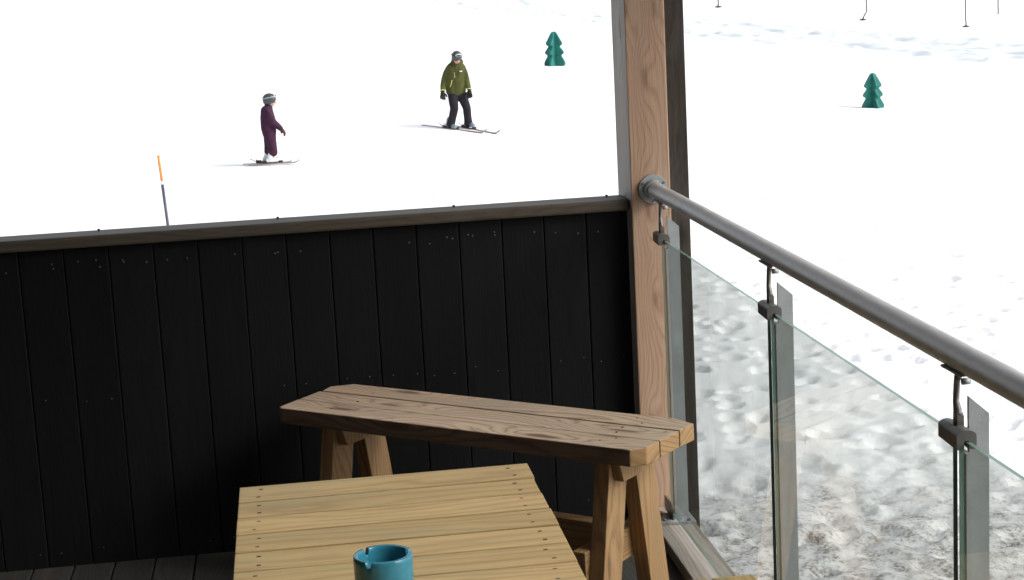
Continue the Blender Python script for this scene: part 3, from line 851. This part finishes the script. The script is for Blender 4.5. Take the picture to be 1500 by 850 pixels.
# --- grown-up skier
az = R(-5.2)                 # local x runs to the right across the line of sight
px, py = SK; pz = gz(px, py)
man = empty('person', (px, py, pz), az, 'skier in olive green jacket, black trousers and gloves, leaning forward with bent knees', 'person')
hd = Vector((.58, -.80, 0)).normalized()
K = 1.03
def q(x, y, z, r=None):
    v = (x * K, y * K, z * K)
    return v if r is None else (*v, r * K)
F1 = (-.21, .02, .045); F2 = (.17, .10, .045)
body = MB()
headc = Vector(q(-.005, -.20, 1.515)); hf = (.28, -.86, -.38)
P_, M_ = head_shapes(body, headc, .232, hf)
limb(body, [q(-.01, -.13, 1.50, .058), q(-.02, -.08, 1.40, .062), q(-.03, -.05, 1.34, .09)])
limb(body, [q(-.05, -.03, 1.27, .13), q(-.06, .0, 1.08, .125), q(-.065, .03, .88, .14)])
limb(body, [q(-.12, .04, .84, .095), q(-.11, -.08, .47, .062), q(-.20, .01, .10, .05)])
limb(body, [q(.03, .04, .84, .095), q(.15, -.01, .47, .062), q(.165, .09, .10, .05)])
limb(body, [q(-.17, -.03, 1.29, .05), q(-.29, .0, 1.06, .036), q(-.33, -.12, .85, .028)])
limb(body, [q(.10, -.03, 1.29, .05), q(.17, .0, 1.06, .036), q(.213, -.12, .85, .028)])
remesh(body, 'body', M_SKIN, man, .013, 2)
face_parts(P_, M_, .232, man)
hl = helmet(P_, M_, .245, man, M_GOG); goggles(P_, M_, .245, man, M_LENS)
jk = MB()
limb(jk, [q(-.015, -.10, 1.405, .085), q(-.03, -.06, 1.34, .12)])
for sx in (-.10, -.04, .02):
    limb(jk, [q(sx, -.04, 1.29, .135), q(sx - .015, -.01, 1.08, .14), q(sx - .02, .02, .90, .155), q(sx - .02, .025, .84, .155)])
limb(jk, [q(-.16, -.04, 1.31, .080), q(-.235, -.02, 1.20, .074), q(-.29, .0, 1.06, .068), q(-.32, -.06, .94, .062), q(-.33, -.11, .87, .054)])
limb(jk, [q(.085, -.04, 1.31, .080), q(.135, -.02, 1.20, .072), q(.17, .0, 1.06, .066), q(.195, -.06, .94, .060), q(.21, -.11, .87, .052)])
limb(jk, [q(-.07, -.02, 1.42, .07), q(.0, .02, 1.43, .075), q(.06, -.02, 1.42, .07)])     # hood lying on the shoulders
jo = remesh(jk, 'jacket', M_JACKET, man, .015, 3)
tz = MB(); tz.tube([q(-.02, -.235, 1.36), q(-.045, -.195, 1.16), q(-.055, -.17, .98), q(-.06, -.155, .80)], .006 * K, 8); tz.build('zip', M_BLACK, jo)
tz = MB(); tz.tube([q(-.075, -.19, 1.22), q(-.065, -.195, 1.11)], .008, 6); tz.tube([q(-.13, -.17, 1.06), (-.155 * K, -.155 * K, .97 * K), q(-.175, -.135, .92)], .009, 6); tz.build('pocket_zip', M_LIME, jo)
tz = MB()
bb = bmesh.new(); bmesh.ops.create_cube(bb, size=1)
for v in bb.verts: v.co = Vector(q(.065 + v.co.x * .055, -.172 + v.co.y * .02, 1.235 + v.co.z * .02))
tz.add(bb); tz.build('chest_badge', M_WHITE, jo)
for c_, r_ in ((q(-.337, -.125, .855), .058), (q(.217, -.125, .855), .054)):
    tz = MB(); tz.cyl(c_, (c_[0], c_[1] - .01, c_[2] - .018), r_, r_, 18); tz.build('cuff', M_LIME, jo)
tr = MB()
limb(tr, [q(-.105, .03, .84, .125), q(-.03, .03, .84, .125)]); 
limb(tr, [q(-.125, .03, .82, .122), q(-.125, -.07, .60, .100), q(-.115, -.10, .47, .088), q(-.165, -.03, .27, .082), q(-.205, .0, .13, .088)])
limb(tr, [q(.02, .03, .82, .120), q(.10, -.01, .60, .098), q(.145, -.03, .47, .086), q(.155, .03, .27, .082), q(.165, .07, .13, .088)])
remesh(tr, 'trousers', M_TROUS, man, .014, 3)
for w_, ts in ((q(-.335, -.13, .84), -1), (q(.215, -.13, .84), 1)):
    g = MB(); hand(g, w_, (ts * .08, -.12, -1), (-.2 * ts, -.75, .0), 1.25, ts); g.cyl((w_[0], w_[1], w_[2] + .03), w_, .048, .042, 16)
    remesh(g, 'glove', M_GLOVE, man, .0075, 2)
for F_, st in ((F1, q(-.195, .0, .25)), (F2, q(.165, .07, .25))):
    ski_boot(q(*F_), math.atan2(hd.y, hd.x), 1.1, M_BOOTG, man, st)
grp = 'skis under the two skiers'
RM = Matrix.Rotation(az, 3, 'Z')
def wl_(F_, base): return Vector(base) + RM @ (Vector(F_))
for F_, hdg, L_, lab, tf in ((F1, math.atan2(-.62, 1.0), 1.62, 'ski nearer the camera, under the left boot of the olive-jacketed skier in view', .55), (F2, math.atan2(-.95, 1.0), 1.62, 'ski further from the camera, under the right boot of the olive-jacketed skier in view', .55)):
    p = wl_(q(F_[0], F_[1], 0), (px, py, 0)); p.z = gz(p.x, p.y) + .012
    h = hdg + az; e = .7
    p2 = Vector((p.x + e * math.cos(h), p.y + e * math.sin(h), 0)); p1 = Vector((p.x - e * math.cos(h), p.y - e * math.sin(h), 0))
    pit = math.atan2(gz(p2.x, p2.y) - gz(p1.x, p1.y), 2 * e)
    ski(p, h, pit, L_, M_SKIR, lab, 0, grp, tf)

# --- child
cx, cy = -.335, 32.9
cz = gz(cx, cy)
azc = R(.8)
kid = empty('person', (cx, cy, cz), azc, 'child skier in a plum snowsuit, dark helmet and white boots, seen from the side', 'person')
body = MB()
P_, M_ = head_shapes(body, (.045, 0, 1.115), .205, (1, -.10, -.05))
limb(body, [(.02, 0, 1.04, .045), (.0, 0, .96, .05)]); limb(body, [(0, 0, .93, .09), (0, 0, .75, .09), (0, 0, .60, .10)])
limb(body, [(0, .06, .58, .07), (.05, .06, .36, .05), (-.02, .08, .12, .045)]); limb(body, [(0, -.06, .58, .07), (.04, -.06, .36, .05), (.03, -.08, .12, .045)])
limb(body, [(-.01, -.11, .94, .045), (.06, -.15, .76, .036), (.18, -.16, .64, .028)]); limb(body, [(-.01, .11, .94, .045), (.05, .15, .76, .036), (.14, .16, .64, .028)])
remesh(body, 'body', M_SKIN, kid, .011, 2)
face_parts(P_, M_, .205, kid)
helmet(P_, M_, .225, kid, M_GOG); goggles(P_, M_, .225, kid, M_STRAP)
su = MB()
limb(su, [(.015, 0, 1.02, .072), (.0, 0, .95, .09)])
for sy in (-.05, .05):
    limb(su, [(-.02, sy, .93, .112), (-.012, sy, .80, .132), (-.012, sy, .66, .135), (-.005, sy, .56, .125)])
limb(su, [(-.035, 0, .84, .11), (-.02, 0, .66, .125)])
for sy, fx in ((.085, -.045), (-.085, .03)):
    limb(su, [(.0, sy, .56, .112), (.0 + fx * .4, sy, .42, .095), (.005 + fx * .6, sy, .34, .088), (fx * .9 + .005, sy, .22, .084)])
limb(su, [(-.015, -.12, .96, .068), (.035, -.165, .84, .066), (.075, -.17, .75, .064), (.15, -.17, .68, .056), (.195, -.165, .635, .048)])
limb(su, [(-.015, .12, .96, .068), (.02, .165, .84, .064), (.05, .17, .75, .062), (.11, .17, .70, .054), (.15, .165, .66, .046)])
remesh(su, 'snowsuit', M_SUIT, kid, .012, 4)
for w_, ts in (((.195, -.165, .635), 1), ((.15, .165, .66), -1)):
    g = MB(); hand(g, w_, (.62, 0, -.75), (-.5, .3 * ts, -.5), 1.0, ts); remesh(g, 'mitten', M_MITT, kid, .0075, 3)
for F_, st in (((-.03, .085, .045), (-.045, .07, .235)), ((.035, -.085, .045), (.02, -.07, .235))):
    ski_boot(F_, 0, .92, M_BOOTW, kid, st)
kid.scale = (1.055,) * 3
RM2 = Matrix.Rotation(azc, 3, 'Z')
for F_, lab in (((-.09, .085, 0), 'short ski of the plum-suited child, the further one'), ((.015, -.085, 0), 'short ski of the plum-suited child, nearer the camera')):
    p = Vector((cx, cy, 0)) + RM2 @ Vector(F_); p.z = gz(p.x, p.y) + .012
    ski(p, azc + R(-6), 0, .94, M_SKIR if F_[1] < 0 else M_SKI, lab, 0, grp, .53)

# ------------------------------------------------------------------ sky, sun, camera
SUN_EL, SUN_AZ = R(38), R(115)      # azimuth clockwise from +Y: hazy sun off to the right
w = bpy.data.worlds.new('World'); S.world = w; w.use_nodes = True
nt = w.node_tree; bg = nt.nodes['Background']
sky = nt.nodes.new('ShaderNodeTexSky'); sky.sky_type = 'NISHITA'; sky.sun_disc = False
sky.sun_elevation = SUN_EL; sky.sun_rotation = SUN_AZ; sky.dust_density = 6.; sky.air_density = 1.; sky.ozone_density = .6; sky.altitude = 900
hs = nt.nodes.new('ShaderNodeHueSaturation'); hs.inputs['Saturation'].default_value = .28; nt.links.new(sky.outputs[0], hs.inputs['Color']); nt.links.new(hs.outputs[0], bg.inputs[0]); bg.inputs[1].default_value = .13
ld = bpy.data.lights.new('sun', 'SUN'); ld.energy = 1.3; ld.angle = R(28); ld.color = (1., .97, .93)
lo = bpy.data.objects.new('sun', ld); C.objects.link(lo)
d = Vector((math.sin(SUN_AZ) * math.cos(SUN_EL), math.cos(SUN_AZ) * math.cos(SUN_EL), math.sin(SUN_EL)))
lo.rotation_euler = d.to_track_quat('Z', 'Y').to_euler()
lo.location = d * 30

p, r, y = R(10.28843), R(-2.94008), R(7.01716)
fwd0 = Vector((math.sin(y), math.cos(y), 0)); right0 = Vector((math.cos(y), -math.sin(y), 0)); up0 = Vector((0, 0, 1))
f2 = fwd0 * math.cos(p) - up0 * math.sin(p); u2 = up0 * math.cos(p) + fwd0 * math.sin(p)
r2 = right0 * math.cos(r) + u2 * math.sin(r); u3 = u2 * math.cos(r) - right0 * math.sin(r)
cam = bpy.data.cameras.new('camera'); co_ = bpy.data.objects.new('camera', cam); C.objects.link(co_)
Mx = Matrix((r2, u3, -f2)).transposed().to_4x4(); Mx.translation = (0, 0, 1.75)
co_.matrix_world = Mx
cam.sensor_fit = 'HORIZONTAL'; cam.sensor_width = 36; cam.lens = 36 * 2566.33 / 1500
cam.clip_start = .05; cam.clip_end = 3000
S.camera = co_
S.view_settings.view_transform = 'Standard'; S.view_settings.look = 'None'
S.view_settings.exposure = .85; S.view_settings.gamma = 1.0
S.cycles.max_bounces = 8; S.cycles.transparent_max_bounces = 12
